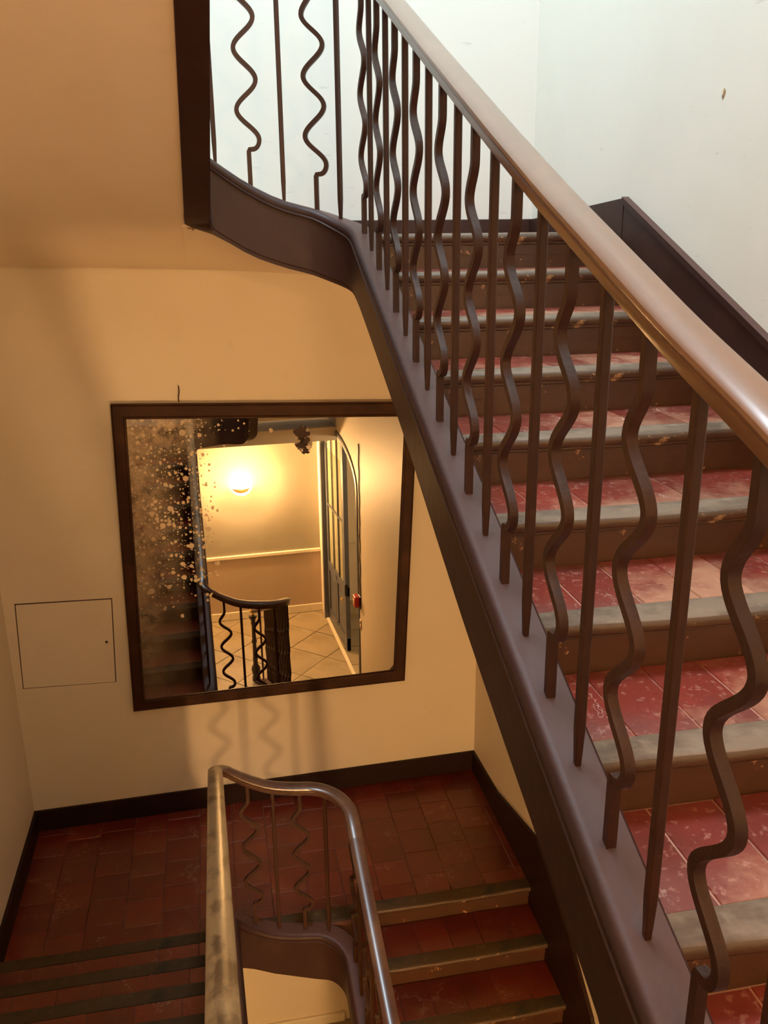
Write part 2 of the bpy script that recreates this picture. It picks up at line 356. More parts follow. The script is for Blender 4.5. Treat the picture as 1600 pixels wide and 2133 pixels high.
class Path:
    def __init__(s, pts, radii, ctrl):
        s.p = densify(fillet(pts, radii)); s.s = [0]
        for a, b in zip(s.p, s.p[1:]): s.s.append(s.s[-1] + (b - a).length)
        s.c = sorted((s.near(x, y), z, d) for x, y, z, d in ctrl)
    def near(s, x, y):
        best = None
        for i in range(len(s.p) - 1):
            a, b = s.p[i], s.p[i + 1]; ab = b - a
            t = max(0, min(1, (Vector((x, y)) - a).dot(ab) / max(ab.dot(ab), 1e-12)))
            d = (a + ab * t - Vector((x, y))).length
            if best is None or d < best[0] - 1e-9: best = (d, s.s[i] + t * (s.s[i + 1] - s.s[i]))
        return best[1]
    def at(s, q):
        q = max(0, min(s.s[-1], q)); i = 0
        while i < len(s.s) - 2 and s.s[i + 1] < q: i += 1
        t = (q - s.s[i]) / max(1e-9, s.s[i + 1] - s.s[i]); p = s.p[i].lerp(s.p[i + 1], t)
        h = .03
        def raw(k):
            k = max(0, min(s.s[-1], k)); j = 0
            while j < len(s.s) - 2 and s.s[j + 1] < k: j += 1
            return s.p[j].lerp(s.p[j + 1], (k - s.s[j]) / max(1e-9, s.s[j + 1] - s.s[j]))
        tg = (raw(q + h) - raw(q - h)).normalized()
        return p, tg
    def _h(s, q, k):   # monotone cubic through the controls
        X = [c[0] for c in s.c]; Y = [c[k] for c in s.c]; n = len(X)
        if q <= X[0]: return Y[0] + (Y[1] - Y[0]) / (X[1] - X[0]) * (q - X[0])
        if q >= X[-1]: return Y[-1] + (Y[-1] - Y[-2]) / (X[-1] - X[-2]) * (q - X[-1])
        d = [(Y[i + 1] - Y[i]) / (X[i + 1] - X[i]) for i in range(n - 1)]
        mm = [d[0]] + [0 if d[i - 1] * d[i] <= 0 else 2 * d[i - 1] * d[i] / (d[i - 1] + d[i]) for i in range(1, n - 1)] + [d[-1]]
        i = max(j for j in range(n - 1) if X[j] <= q); h = X[i + 1] - X[i]; t = (q - X[i]) / h
        return (2 * t**3 - 3 * t**2 + 1) * Y[i] + (t**3 - 2 * t**2 + t) * h * mm[i] + (-2 * t**3 + 3 * t**2) * Y[i + 1] + (t**3 - t**2) * h * mm[i + 1]
    def z(s, q): return s._h(q, 1)
    def depth(s, q): return max(.2, s._h(q, 2))
    def samples(s, a, b):
        q = [a] + [k for k in s.s if a + .004 < k < b - .004] + [b]; return q
def zr(y): return -1.269 + .4286 * (y - 1.2126)
def zl(y): return .41 + .66 * (4.36 - y) if y > 2.2 else .41 + .66 * 2.16 + .30 * (2.2 - y)
YE = 4.45
UP_PATH = Path([(.34, .45), (.73, .45), (.73, YE), (-.03, YE), (.055, 2.2), (.055, .3)], [0, .16, .27, .075, 0, 0],
               [(.34, .45, -1.93, .62), (.70, .50, -1.66, .86), (.73, .8, zr(.8), .72), (.73, 1.3, zr(1.3), .27), (.73, 2.2, zr(2.2), .285), (.73, 3.2, zr(3.2), .25), (.73, 4.0, zr(4.0), .26), (.725, 4.2, .010, .28), (.66, 4.40, .074, .30),
                (.545, YE, .116, .31), (.385, YE, .156, .31), (.23, YE, .226, .325), (.075, YE, .325, .335), (-.01, 4.42, .385, .345), (-.026, 4.28, zl(4.28), .37), (.0, 3.6, zl(3.6), .37), (.03, 2.9, zl(2.9), .37), (.055, 2.2, zl(2.2), .37), (.055, 1.2, zl(1.2), .37), (.055, .4, zl(.4), .37)])
def zlr(y): return -4.20 + .455 * (y - 4.3)
def zll(y): return -3.90 + .44 * (4.36 - y)
LO_PATH = Path([(.585, .90), (.70, 1.08), (.60, YE), (-.145, YE), (-.05, .45), (.34, .45)], [0, .12, .24, .08, .12, 0],
               [(.66, 1.02, zlr(1.02), .3), (.65, 2.5, zlr(2.5), .3), (.60, 4.1, zlr(4.1), .3), (.60, 4.24, -4.215, .31), (.53, 4.42, -4.165, .33), (.40, YE, -4.145, .35), (.30, YE, -4.133, .33), (.17, YE, -4.105, .31), (.03, YE, -4.04, .31), (-.09, 4.43, -3.955, .35), (-.128, 4.33, zll(4.33), .36),
                (-.10, 3, zll(3), .36), (-.06, .8, zll(.8), .36), (-.02, .47, -2.15, .45), (.34, .45, -1.93, .62)])
def stringer(path, a, b, name, parent, width=.118):
    hw_ = width / 2; rings = []
    for q in path.samples(a, b):
        p, t = path.at(q); n = Vector((-t.y, t.x))          # left of travel = towards the well
        z1 = path.z(q); z0 = z1 - path.depth(q)
        prof = [(-hw_, z0), (hw_ - .004, z0), (hw_ - .004, z0 + .018), (hw_, z0 + .022), (hw_, z1 - .058), (hw_ + .007, z1 - .054), (hw_ + .008, z1 - .048), (hw_ + .003, z1 - .043), (hw_ + .006, z1 - .034), (hw_ + .005, z1 - .020), (hw_ - .003, z1 - .009), (hw_ - .014, z1 - .002), (hw_ - .026, z1), (-hw_ + .008, z1), (-hw_, z1 - .008)]
        rings.append([(p.x + n.x * u, p.y + n.y * u, z) for u, z in prof])
    return MB().loft(rings).obj(name, M_string, parent, True, 35)
_h = [(.0, 0), (.027, 0), (.029, .003), (.0315, .024), (.0290, .0275), (.0330, .031), (.0385, .037), (.0405, .043), (.0385, .050), (.031, .0565), (.018, .0605), (.006, .062)]
RAIL = [(-x, z) for x, z in _h[:0:-1]] + _h[1:]
RAIL = _h[1:] + [(-x, z) for x, z in _h[:0:-1]]
RH = .990
RHC = [(.3, 1.066), (1.0, 1.058), (1.16, 1.052), (1.33, 1.045), (1.85, 1.031), (2.2, 1.030), (2.9, 1.037), (3.6, 1.050), (4.2, 1.045)]
def rh(path, q):
    """height of the rail's underside over the stringer: the old rail of the right flight sags a little at mid-span"""
    if path is not UP_PATH: return RH
    p, t = path.at(q)
    if p.x < .60: return 1.035
    y = max(RHC[0][0], min(RHC[-1][0], p.y))
    for a, b in zip(RHC, RHC[1:]):
        if y <= b[0]: u = (y - a[0]) / (b[0] - a[0]); return a[1] + (b[1] - a[1]) * u
def rail(path, a, b, parent, M, label=None):
    rings = []
    for q in path.samples(a, b):
        p, t = path.at(q); n = Vector((-t.y, t.x)); z1 = path.z(q) + rh(path, q)
        rings.append([(p.x + n.x * u, p.y + n.y * u, z1 + z) for u, z in RAIL])
    o = MB().loft(rings).obj('handrail', M, parent, True, 32)
    if label: o['label'] = label
    return o
def straight_bar(p, t, z0, z1, s=.0215):
    """square bar, chamfered, tapering to a neck at the foot"""
    n = Vector((-t.y, t.x)); mb = MB(); rings = []
    for z, k in ((z0 - .012, .62), (z0 + .035, .80), (z0 + .09, 1.0), ((z0 + z1) / 2, 1.0), (z1 + .012, 1.0)):
        h, c = s / 2 * k, s / 2 * k * .72
        rings.append([(p.x + t.x * a + n.x * b, p.y + t.y * a + n.y * b, z) for a, b in ((h, -c), (h, c), (c, h), (-c, h), (-h, c), (-h, -c), (-c, -h), (c, -h))])
    return mb.loft(rings)
def wavy_bar(p, t, z0, z1, ph=0.0):
    """flat bar bent into waves in the plane of the rail, with a square hook at the foot"""
    H = z1 - z0; k = H / 1.008; A = .047
    pts = [(0, -.012), (0, .06 * k), (0, .146 * k), (.003, .1535 * k), (.018, .1545 * k)]
    for i in range(1, 6):
        a = -PI / 2 + (PI / 2) * i / 6; pts.append((.018 + .033 * math.cos(a), (.195 + .0405 * math.sin(a)) * k))
    e = [.195, .318, .443, .568, .693, .815]
    for i in range(len(e) - 1):
        for j in range(12):
            x = j / 12; s = .5 - .5 * math.cos(PI * x)
            u0, u1 = (.051 if i == 0 else (A if i % 2 == 0 else -A)), (A if (i + 1) % 2 == 0 else -A)
            pts.append((u0 + (u1 - u0) * s, (e[i] + (e[i + 1] - e[i]) * x) * k))
    for j in range(9):
        x = j / 8; s = .5 - .5 * math.cos(PI * x); pts.append((-A + A * s, (.815 + .095 * x) * k))
    pts.append((0, H + .012))
    b, hn = .0102, .0110; n = Vector((-t.y, t.x)); rings = []
    for i, (u, h) in enumerate(pts):
        q0, q1 = pts[max(i - 1, 0)], pts[min(i + 1, len(pts) - 1)]
        du, dh = q1[0] - q0[0], q1[1] - q0[1]; L = math.hypot(du, dh); du, dh = du / L, dh / L
        ring = []
        for s1, s2 in ((1, 1), (1, -1), (-1, -1), (-1, 1)):
            uu, hh = u + s1 * b * dh, h - s1 * b * du
            ring.append((p.x - t.x * uu + n.x * s2 * hn, p.y - t.y * uu + n.y * s2 * hn, z0 + hh))
        rings.append(ring)
    return MB().loft(rings)
def balusters(path, qs, wavy0, parent):
    for i, q in enumerate(qs):
        p, t = path.at(q); z0 = path.z(q); z1 = z0 + rh(path, q)
        if (i % 2 == 0) == wavy0: wavy_bar(p, t, z0, z1).obj('baluster', M_iron, parent, True, 38)
        else: straight_bar(p, t, z0, z1).obj('baluster', M_iron, parent)

# ------------------------------------------------------------------ steps
TILE_CACHE = {}
def tile_mesh(sx, sy, M):
    key = (round(sx, 3), round(sy, 3), M.name)
    if key not in TILE_CACHE:
        mb = MB(); a, b, c = sx / 2 - .0015, sy / 2 - .0015, .003
        r0 = [(-a, -b, -.028), (a, -b, -.028), (a, b, -.028), (-a, b, -.028)]
        r1 = [(x, y, -.003) for x, y, z in r0]
        r2 = [(x * (1 - c / a), y * (1 - c / b), 0) for x, y, z in r0]
        mb.loft([r0, r1, r2]); TILE_CACHE[key] = mesh('tile', mb.v, mb.f, M)
    return TILE_CACHE[key]
def step(parent, x0, x1, yf, zt, run, rise, fc, nt, Mt, Mn, bow=.018, tiles=True):
    """fc=-1: riser faces -y and the tread runs towards +y; fc=+1 the other way round"""
    s = -fc
    Y = lambda d: yf + s * d
    body = MB()
    ya, yb_ = Y(.038), Y(run + .06)
    body.box((x0, ya, zt - rise - .012), (x1, yb_, zt - .03))
    body.box((x0, Y(.07), zt - .031), (x1, Y(run + .05), zt - .0050), 1)
    body.box((x0, Y(.030), zt - rise * .62), (x1, Y(.045), zt - .045))            # upper board of the riser, a little proud
    st = body.obj('step', [M_riser, M_joint if Mt is M_tile else M_joint_l], parent)
    # nosing, bowed and worn
    prof = [(.088, 0), (.016, 0), (.006, -.004), (.000, -.013), (.000, -.027), (.006, -.038), (.018, -.043), (.026, -.044), (.026, -.052), (.032, -.056), (.088, -.056)]
    smi = [0, 0, 1, 1, 1, 1, 1, 1, 1, 1, 1]
    rings = []; n = 10; rr = random.Random(int(yf * 1000) + int(zt * 77))
    for i in range(n + 1):
        u = i / n; x = x0 + (x1 - x0) * u
        d = bow * (1 - (2 * u - 1) ** 2) ** 1.0 + rr.uniform(-.003, .003)
        w_ = -.004 * math.sin(PI * u) + rr.uniform(-.0012, .0012)
        rings.append([(x, Y(a - (d if a < .08 else 0)), zt + z + (w_ if a < .05 and z > -.02 else 0)) for a, z in prof])
    MB().loft(rings, strip_mi=smi, mi=1).obj('nosing', [Mn, M_nose_front], st, True, 50)
    if tiles:
        ty0, ty1 = .088, run + .036
        tw = (x1 - x0) / nt
        off = rr.uniform(-.25, .25) * tw
        edges = [x0] + [x0 + tw * i + off for i in range(0 if off > .03 else 1, nt + (1 if off < -.03 else 0)) if x0 + .04 < x0 + tw * i + off < x1 - .04] + [x1]
        for a, b in zip(edges, edges[1:]):
            me = tile_mesh(b - a, ty1 - ty0, Mt)
            o = link('tile', me, st, ((a + b) / 2, Y((ty0 + ty1) / 2), zt + rr.uniform(-.0025, .0005)), rz=(0 if fc < 0 else PI))
            o.rotation_euler.x = rr.uniform(-.004, .004); o.rotation_euler.y = rr.uniform(-.006, .006)
    return st

# ---- upper right flight (from the half-landing up to the upper landing)
up = empty('stair_flight', (1.35, 2.0, Z_M), 'broad flight of red tiled steps with grey worn wooden nosings rising to the white landing', 'staircase')
RU, TU = .1623, .375
for k in range(0, 13):
    step(up, .775, XRU, 4.2 - TU * k, Z_U - RU * k, TU if k else .30, RU, -1, 7, M_tile, M_nose_top)
s_mid = UP_PATH.near(.52, YE)
stringer(UP_PATH, 0, s_mid, 'stringer', up)
# wall string, following the pitch, ending in a mitre on the landing
zs = lambda y: .120 + .4286 * (y - 4.01)
MB().prism([(-.6, zs(-.6) - .36), (4.06, zs(4.06) - .36), (4.06, zs(4.06)), (-.6, zs(-.6))], 0, XRU - .022, XRU + .002).obj('wall_string', M_string, up)
MB().prism([(-.6, zs(-.6) - .016), (4.065, zs(4.065) - .016), (4.065, zs(4.065) + .012), (-.6, zs(-.6) + .012)], 0, XRU - .034, XRU + .002).obj('wall_string_cap', M_string, up)
# plaster underside
rings = []
for y, z in ((.40, -2.30), (.8, -2.16), (1.5, -1.62), (2.2, -1.18), (4.3, -.32)):
    rings.append([(.66, y, z), (XRU, y, z), (XRU, y, z + .10), (.66, y, z + .10)])
rings = [[(.785, r[0][1], r[0][2]), (XRU, r[1][1], r[1][2]), (XRU, r[2][1], r[2][2]), (.785, r[3][1], r[3][2])] for r in rings]
MB().loft(rings).obj('soffit', M_cream, up)

# ---- upper landing slab and sloped soffits
lu = structure(MB().box((.40, 4.50, -.09), (XRU, YU, -.02)).box((.79, 4.26, -.09), (XRU, 4.50, -.02)).obj('floor_upper_landing', M_joint))
for i in range(10):
    for j in range(4):
        a = .0 + i * .197
        if a < .38: continue
        link('tile', tile_mesh(.197, .2, M_tile), lu, (a + .0985, 4.62 + j * .2, random.uniform(-.002, .001)))
structure(MB().prism([(4.069, -.30), (4.26, -.30), (4.26, -.01), (YU + .0, -.01), (YU, .075), (YU - .1, .078), (4.069, .150)], 0, XRU - .022, XRU + .002).obj('baseboard_upper_right', M_string))
structure(MB().box((-.1, YU - .022, -.02), (XRU, YU + .002, .078), ch=.004).obj('baseboard_upper_far', M_string))
def wall_line(x):   # where the plaster vault meets the mirror wall
    return -.150 - .075 * max(0, min(1, (x + 1.5) / 2.0)) - .14 * max(0, (x - .4)) ** 1.3
def soffit_grid(name, xs, front, n=14):
    """front(x) -> list of (y,z) continuing the curve from the wall line towards the camera"""
    rings = []
    for x in xs:
        pts = [(yw(x) + .02, wall_line(x))] + front(x)
        rings.append(pts)
    mb = MB(); k = len(rings[0]); v = []; f = []
    for x, r in zip(xs, rings): v += [(x, y, z) for y, z in r]
    for i in range(len(xs) - 1):
        for j in range(k - 1): f.append([i * k + j, (i + 1) * k + j, (i + 1) * k + j + 1, i * k + j + 1])
    nv = len(v); v2 = [(x, y, z + .09) for x, y, z in v]
    f2 = [[a + nv for a in q] for q in f]
    per = [j for j in range(k)] + [i * k + k - 1 for i in range(1, len(xs))] + [(len(xs) - 1) * k + j for j in range(k - 2, -1, -1)] + [i * k for i in range(len(xs) - 2, 0, -1)]
    sd = [[per[i], per[(i + 1) % len(per)], per[(i + 1) % len(per)] + nv, per[i] + nv] for i in range(len(per))]
    return mb.add(v + v2, f + f2 + sd).obj(name, M_soffit, None, True, 30)
def sb(x):     # stringer underside along the well end
    q = UP_PATH.near(max(-.0, min(.66, x)), YE); return UP_PATH.z(q) - UP_PATH.depth(q)
def herm(t, L, z0, m0, z1, m1):
    return (2*t**3-3*t*t+1)*z0 + (t**3-2*t*t+t)*L*m0 + (3*t*t-2*t**3)*z1 + (t**3-t*t)*L*m1
def fl_left(x):
    out = []; ya, L = 4.50, yw(x) - 4.50
    for i in range(1, 11): out.append((yw(x) - L * i / 10, herm(i / 10, L, wall_line(x), .03, .05, .42)))
    for y in [4.28, 4.1, 3.6, 3.1, 2.6, 2.2, 1.8, 1.2, .8, .4]: out.append((y, zl(y) - .356))
    return out
structure(soffit_grid('ceiling_left_flight', [XL - .05 + (1.43) * i / 8 for i in range(8)] + [-.09, -.03], fl_left))
def fl_mid(x):
    z1 = sb(x) + .015; L = yw(x) - 4.495
    k = max(0, min(1, (x + .1) / .7)); m1 = .42 * (1 - k) + .06 * k
    if x > .7: z1 = sb(.66) + .015
    return [(yw(x) - L * i / 10, herm(i / 10, L, wall_line(x), .03, z1, m1)) for i in range(1, 11)]
structure(soffit_grid('ceiling_landing', [-.10, .0, .12, .25, .4, .55, .66, .8, 1.2, 1.6, XRU], fl_mid))

# ---- upper left flight, seen from below
ul = empty('stair_flight', (-.8, 2.4, Z_U), 'upper flight seen from below, dark maroon stringer edging a warm plaster underside', 'staircase')
stringer(UP_PATH, s_mid, UP_PATH.s[-1], 'stringer', ul)
for k in range(13):
    MB().box((XL, 4.3 - .33 * k, zl(4.3 - .33 * k) - .08), (-.08, 4.3 - .33 * (k + 1) - .03, zl(4.3 - .33 * k) + .04)).obj('step', M_riser, ul)
rp_ = random.Random(9)
pts = [(-.045 + .04 * math.cos(2 * PI * i / 18) * rp_.uniform(.5, 1.2), (.045) + .022 * math.sin(2 * PI * i / 18) * rp_.uniform(.5, 1.2)) for i in range(18)]
MB().prism(pts, 1, 4.505, 4.535).obj('bare_plaster_patch', M_bare, ul)
# landing of the next storey, above the camera
structure(MB().box((XL, YB, 1.95), (XRU, .40, 2.25)).obj('floor_top_landing', M_cream))

# ---- half-landing the camera stands on
hl = structure(MB().box((XL, YB, -2.45), (.70, .40, Z_M - .01)).obj('floor_half_landing', M_cream))
structure(MB().box((-.05, YB, -2.62), (XR + .0, .39, -2.44)).obj('ceiling_beam', M_cream))
for i in range(10):
    for j in range(7):
        link('tile', tile_mesh(.205, .21, M_tile), hl, (XL + .11 + i * .205, YB + .12 + j * .21, Z_M + random.uniform(-.002, .002)))

# ---- lower left flight, up to the half-landing
ll = empty('stair_flight', (-.8, 2.4, Z_L), 'lower left flight of dark red steps with olive worn nosings, seen from above', 'staircase')
RL, TL_ = .157, .345
for k in range(13):
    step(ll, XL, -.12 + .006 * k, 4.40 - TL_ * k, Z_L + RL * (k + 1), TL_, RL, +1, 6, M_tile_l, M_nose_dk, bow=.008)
s_m2 = LO_PATH.near(.30, YE)
stringer(LO_PATH, s_m2, LO_PATH.s[-1], 'stringer', ll)
rings = []
for y in (4.5, 3.5, 2.0, .4):
    z = zll(y) - .36
    rings.append([(XL, y, z), (-.17 + .02 * (4.5 - y), y, z), (-.17 + .02 * (4.5 - y), y, z + .1), (XL, y, z + .1)])
MB().loft(rings).obj('soffit', M_cream, ll)
zls = lambda y: Z_L + .157 + .455 * (4.4 - y) + .17
MB().prism([(4.42, Z_L), (4.42, zls(4.42)), (.2, zls(.2)), (.2, zls(.2) - .4), (4.1, zls(4.1) - .4)], 0, XL - .002, XL + .02).obj('wall_string', M_base, ll)

# ---- lower right flight, hall up to the mirror landing
lr = empty('stair_flight', (1.25, 2.9, Z_H), 'shadowed lower right flight of dark red steps descending beside the maroon stringer', 'staircase')
for k in range(10):
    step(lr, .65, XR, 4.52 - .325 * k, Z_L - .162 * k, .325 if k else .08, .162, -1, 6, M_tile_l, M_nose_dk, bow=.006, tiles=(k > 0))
stringer(LO_PATH, 0, s_m2, 'stringer', lr)
zlr2 = lambda y: Z_L + .4985 * (y - 4.52) + .15
MB().prism([(1.2, zlr2(1.2) - .3), (4.56, Z_L - .25), (4.56, -3.755), (4.49, -3.735), (4.18, -3.86), (3.9, -3.985), (3.55, -4.225), (3.36, -4.47), (2.94, -4.82), (1.94, -5.36), (1.2, -5.72)], 0, XR - .022, XR + .002).obj('wall_string', M_base, lr)
rings = []
for y in (4.5, 1.98):
    z = Z_L + .4985 * (y - 4.52) - .35
    rings.append([(.65, y, z), (XR, y, z), (XR, y, z + .14), (.65, y, z + .14)])
MB().loft(rings).obj('soffit', M_cream, lr)

# ---- mirror landing: slab, plank along the well, tiles, baseboards
ml = structure(MB().box((XL - .1, 4.37, Z_L - .24), (-.12, 6.0, Z_L - .005)).box((-.12, 4.47, Z_L - .24), (.64, 6.0, Z_L - .005)).box((.64, 4.58, Z_L - .24), (XR + .1, 6.0, Z_L - .005)).obj('floor_landing', M_joint_l))
MB().box((-.11, 4.49, Z_L - .03), (.66, 4.605, Z_L + .004), ch=.005).obj('border_plank', M_nose_dk, ml)
rr = random.Random(3)
x = XL
while x < XR - .02:
    x1 = min(XR, x + .235)
    y0 = 4.605 if x1 > -.1 else 4.36
    y = y0 - rr.uniform(0, .16)
    while y < yw(x) - .01:
        h = .235; a = max(y, y0); b = min(y + h, yw(x) + .01)
        if b - a > .03:
            o = link('tile', tile_mesh(x1 - x, b - a, M_tile_l), ml, ((x + x1) / 2, (a + b) / 2, Z_L + rr.uniform(-.0035, .001)))
            o.rotation_euler.x = rr.uniform(-.006, .006); o.rotation_euler.y = rr.uniform(-.008, .008)
        y += h
    x = x1
BH = .165
def wbox(x0, x1, d0, d1, z0, z1):
    v = [(x, yw(x) - d, z) for z in (z0, z1) for d in (d1, d0) for x in (x0, x1)]
    return MB().add(v, [(0, 2, 3, 1), (4, 5, 7, 6), (0, 1, 5, 4), (2, 6, 7, 3), (0, 4, 6, 2), (1, 3, 7, 5)])
structure(wbox(XL, XR, -.002, .022, Z_L, Z_L + BH).obj('baseboard_far', M_base))
structure(MB().box((XL - .002, 4.40, Z_L), (XL + .022, 5.83, Z_L + BH)).obj('baseboard_left', M_base))
structure(MB().prism([(4.56, Z_L), (5.91, Z_L), (5.91, Z_L + BH), (5.3, Z_L + BH + .04), (4.56, -3.755)], 0, XR - .022, XR + .002).obj('baseboard_right', M_base))

# ------------------------------------------------------------------ railings
r1 = empty('stair_railing', (.73, 2.4, -1.3), 'upper stair railing, polished brown handrail over alternating straight and wavy iron balusters', 'railing')
y0s = UP_PATH.near(.73, 1.2126)
qs = [y0s + .175 * i for i in range(-4, 18)]
qs += [UP_PATH.near(xx, yy) for xx, yy in ((.67, 4.40), (.547, YE), (.387, YE), (.232, YE), (.074, YE), (-.03, 4.30))]
q = qs[-1]
while q + .175 < UP_PATH.s[-1] - .05: q += .175; qs.append(q)
balusters(UP_PATH, qs, False, r1)
sa = UP_PATH.near(.73, 4.12); sb_ = UP_PATH.near(.45, YE); sc_ = UP_PATH.near(-.024, 4.25)
rail(UP_PATH, 0, sa, r1, M_wood); rail(UP_PATH, sa, sb_, r1, M_wood); rail(UP_PATH, sb_, sc_, r1, M_wood); rail(UP_PATH, sc_, UP_PATH.s[-1], r1, M_wood)
r2 = empty('stair_railing', (.2, 2.8, -4.2), 'lower stair railing with dark curved handrail ending at a newel post in the hall', 'railing')
qs = [LO_PATH.near(xx, yy) for xx, yy in ((.60, 4.22), (.487, YE), (.328, YE), (.17, YE), (.028, YE), (-.128, 4.33))]
nb = 0
q = qs[0]
pre = []
while q - .17 > .06: q -= .17; pre.insert(0, q)
n_pre = len(pre)
q = qs[-1]; post = []
while q + .175 < LO_PATH.s[-1] - .05: q += .175; post.append(q)
balusters(LO_PATH, pre + qs + post, (n_pre % 2 == 0), r2)
la = LO_PATH.near(.60, 4.1); lb = LO_PATH.near(.36, YE); lc = LO_PATH.near(-.128, 4.36)
rail(LO_PATH, .0, la, r2, M_wood_d, 'dark handrail running down to the newel'); rail(LO_PATH, la, lb, r2, M_wood_d); rail(LO_PATH, lb, lc, r2, M_wood_d)
rail(LO_PATH, lc, LO_PATH.s[-1], r2, M_wood_p, 'patchy golden brown handrail')
# newel post with brass ball
nx, ny = .570, .86
nz = Z_H
prof = [(.0, 0), (.055, 0), (.055, .05), (.045, .07), (.05, .11), (.062, .16), (.055, .20), (.033, .24), (.03, .30), (.038, .32), (.03, .34), (.027, .55), (.036, .57), (.036, .59), (.028, .61), (.024, .82), (.034, .84), (.028, .87), (.04, .91), (.055, .93), (.055, .96), (.03, .97), (0, .97)]
npost = MB().lathe(prof, (nx, ny, nz), 16).obj('newel_post', M_dark, r2, True, 40)
bp = [(0, .965), (.028, .965), (.03, .975), (.018, .985)] + [(.045 * math.sin(a), 1.035 - .045 * math.cos(a)) for a in [PI * i / 12 for i in range(2, 12)]] + [(0, 1.08)]
o = MB().lathe(bp, (nx, ny, nz), 20).obj('finial_ball', M_brass, npost, True, 60); o['label'] = 'brass ball finial'

# ------------------------------------------------------------------ mirror
MX, MZ = .0, -2.2
mir = empty('wall_mirror', (.3, yw(.3) - .045, MZ), 'large wood framed antique mirror with spotted silvering hanging on the tan wall', 'mirror', None, YAW)
OUT = [(-.965, 1.173), (-1.028, -1.045), (.975, -1.055), (1.075, 1.084)]
INN = [(-.876, 1.070), (-.942, -.966), (.888, -.957), (.981, .988)]
def bar(i, name):
    j = (i + 1) % 4
    a, b, c, d = OUT[i], OUT[j], INN[j], INN[i]
    def lerp(p, q, t): return (p[0] + (q[0] - p[0]) * t, p[1] + (q[1] - p[1]) * t)
    ra, rb = [], []
    prof = [(0, .044), (0, -.006), (.05, -.012), (.12, -.006), (.78, -.004), (.84, -.010), (.93, -.008), (1.0, .010), (1.0, .044)]
    for t, y in prof:
        p = lerp(a, d, t); ra.append((p[0], y, p[1])); p = lerp(b, c, t); rb.append((p[0], y, p[1]))
    mb = MB().loft([ra, rb]); me = mesh(name, mb.v, mb.f, M_frame)
    return link(name, me, mir, (0, 0, 0), True)
for i in range(4): bar(i, 'frame_rail' if i in (1, 3) else 'frame_stile')
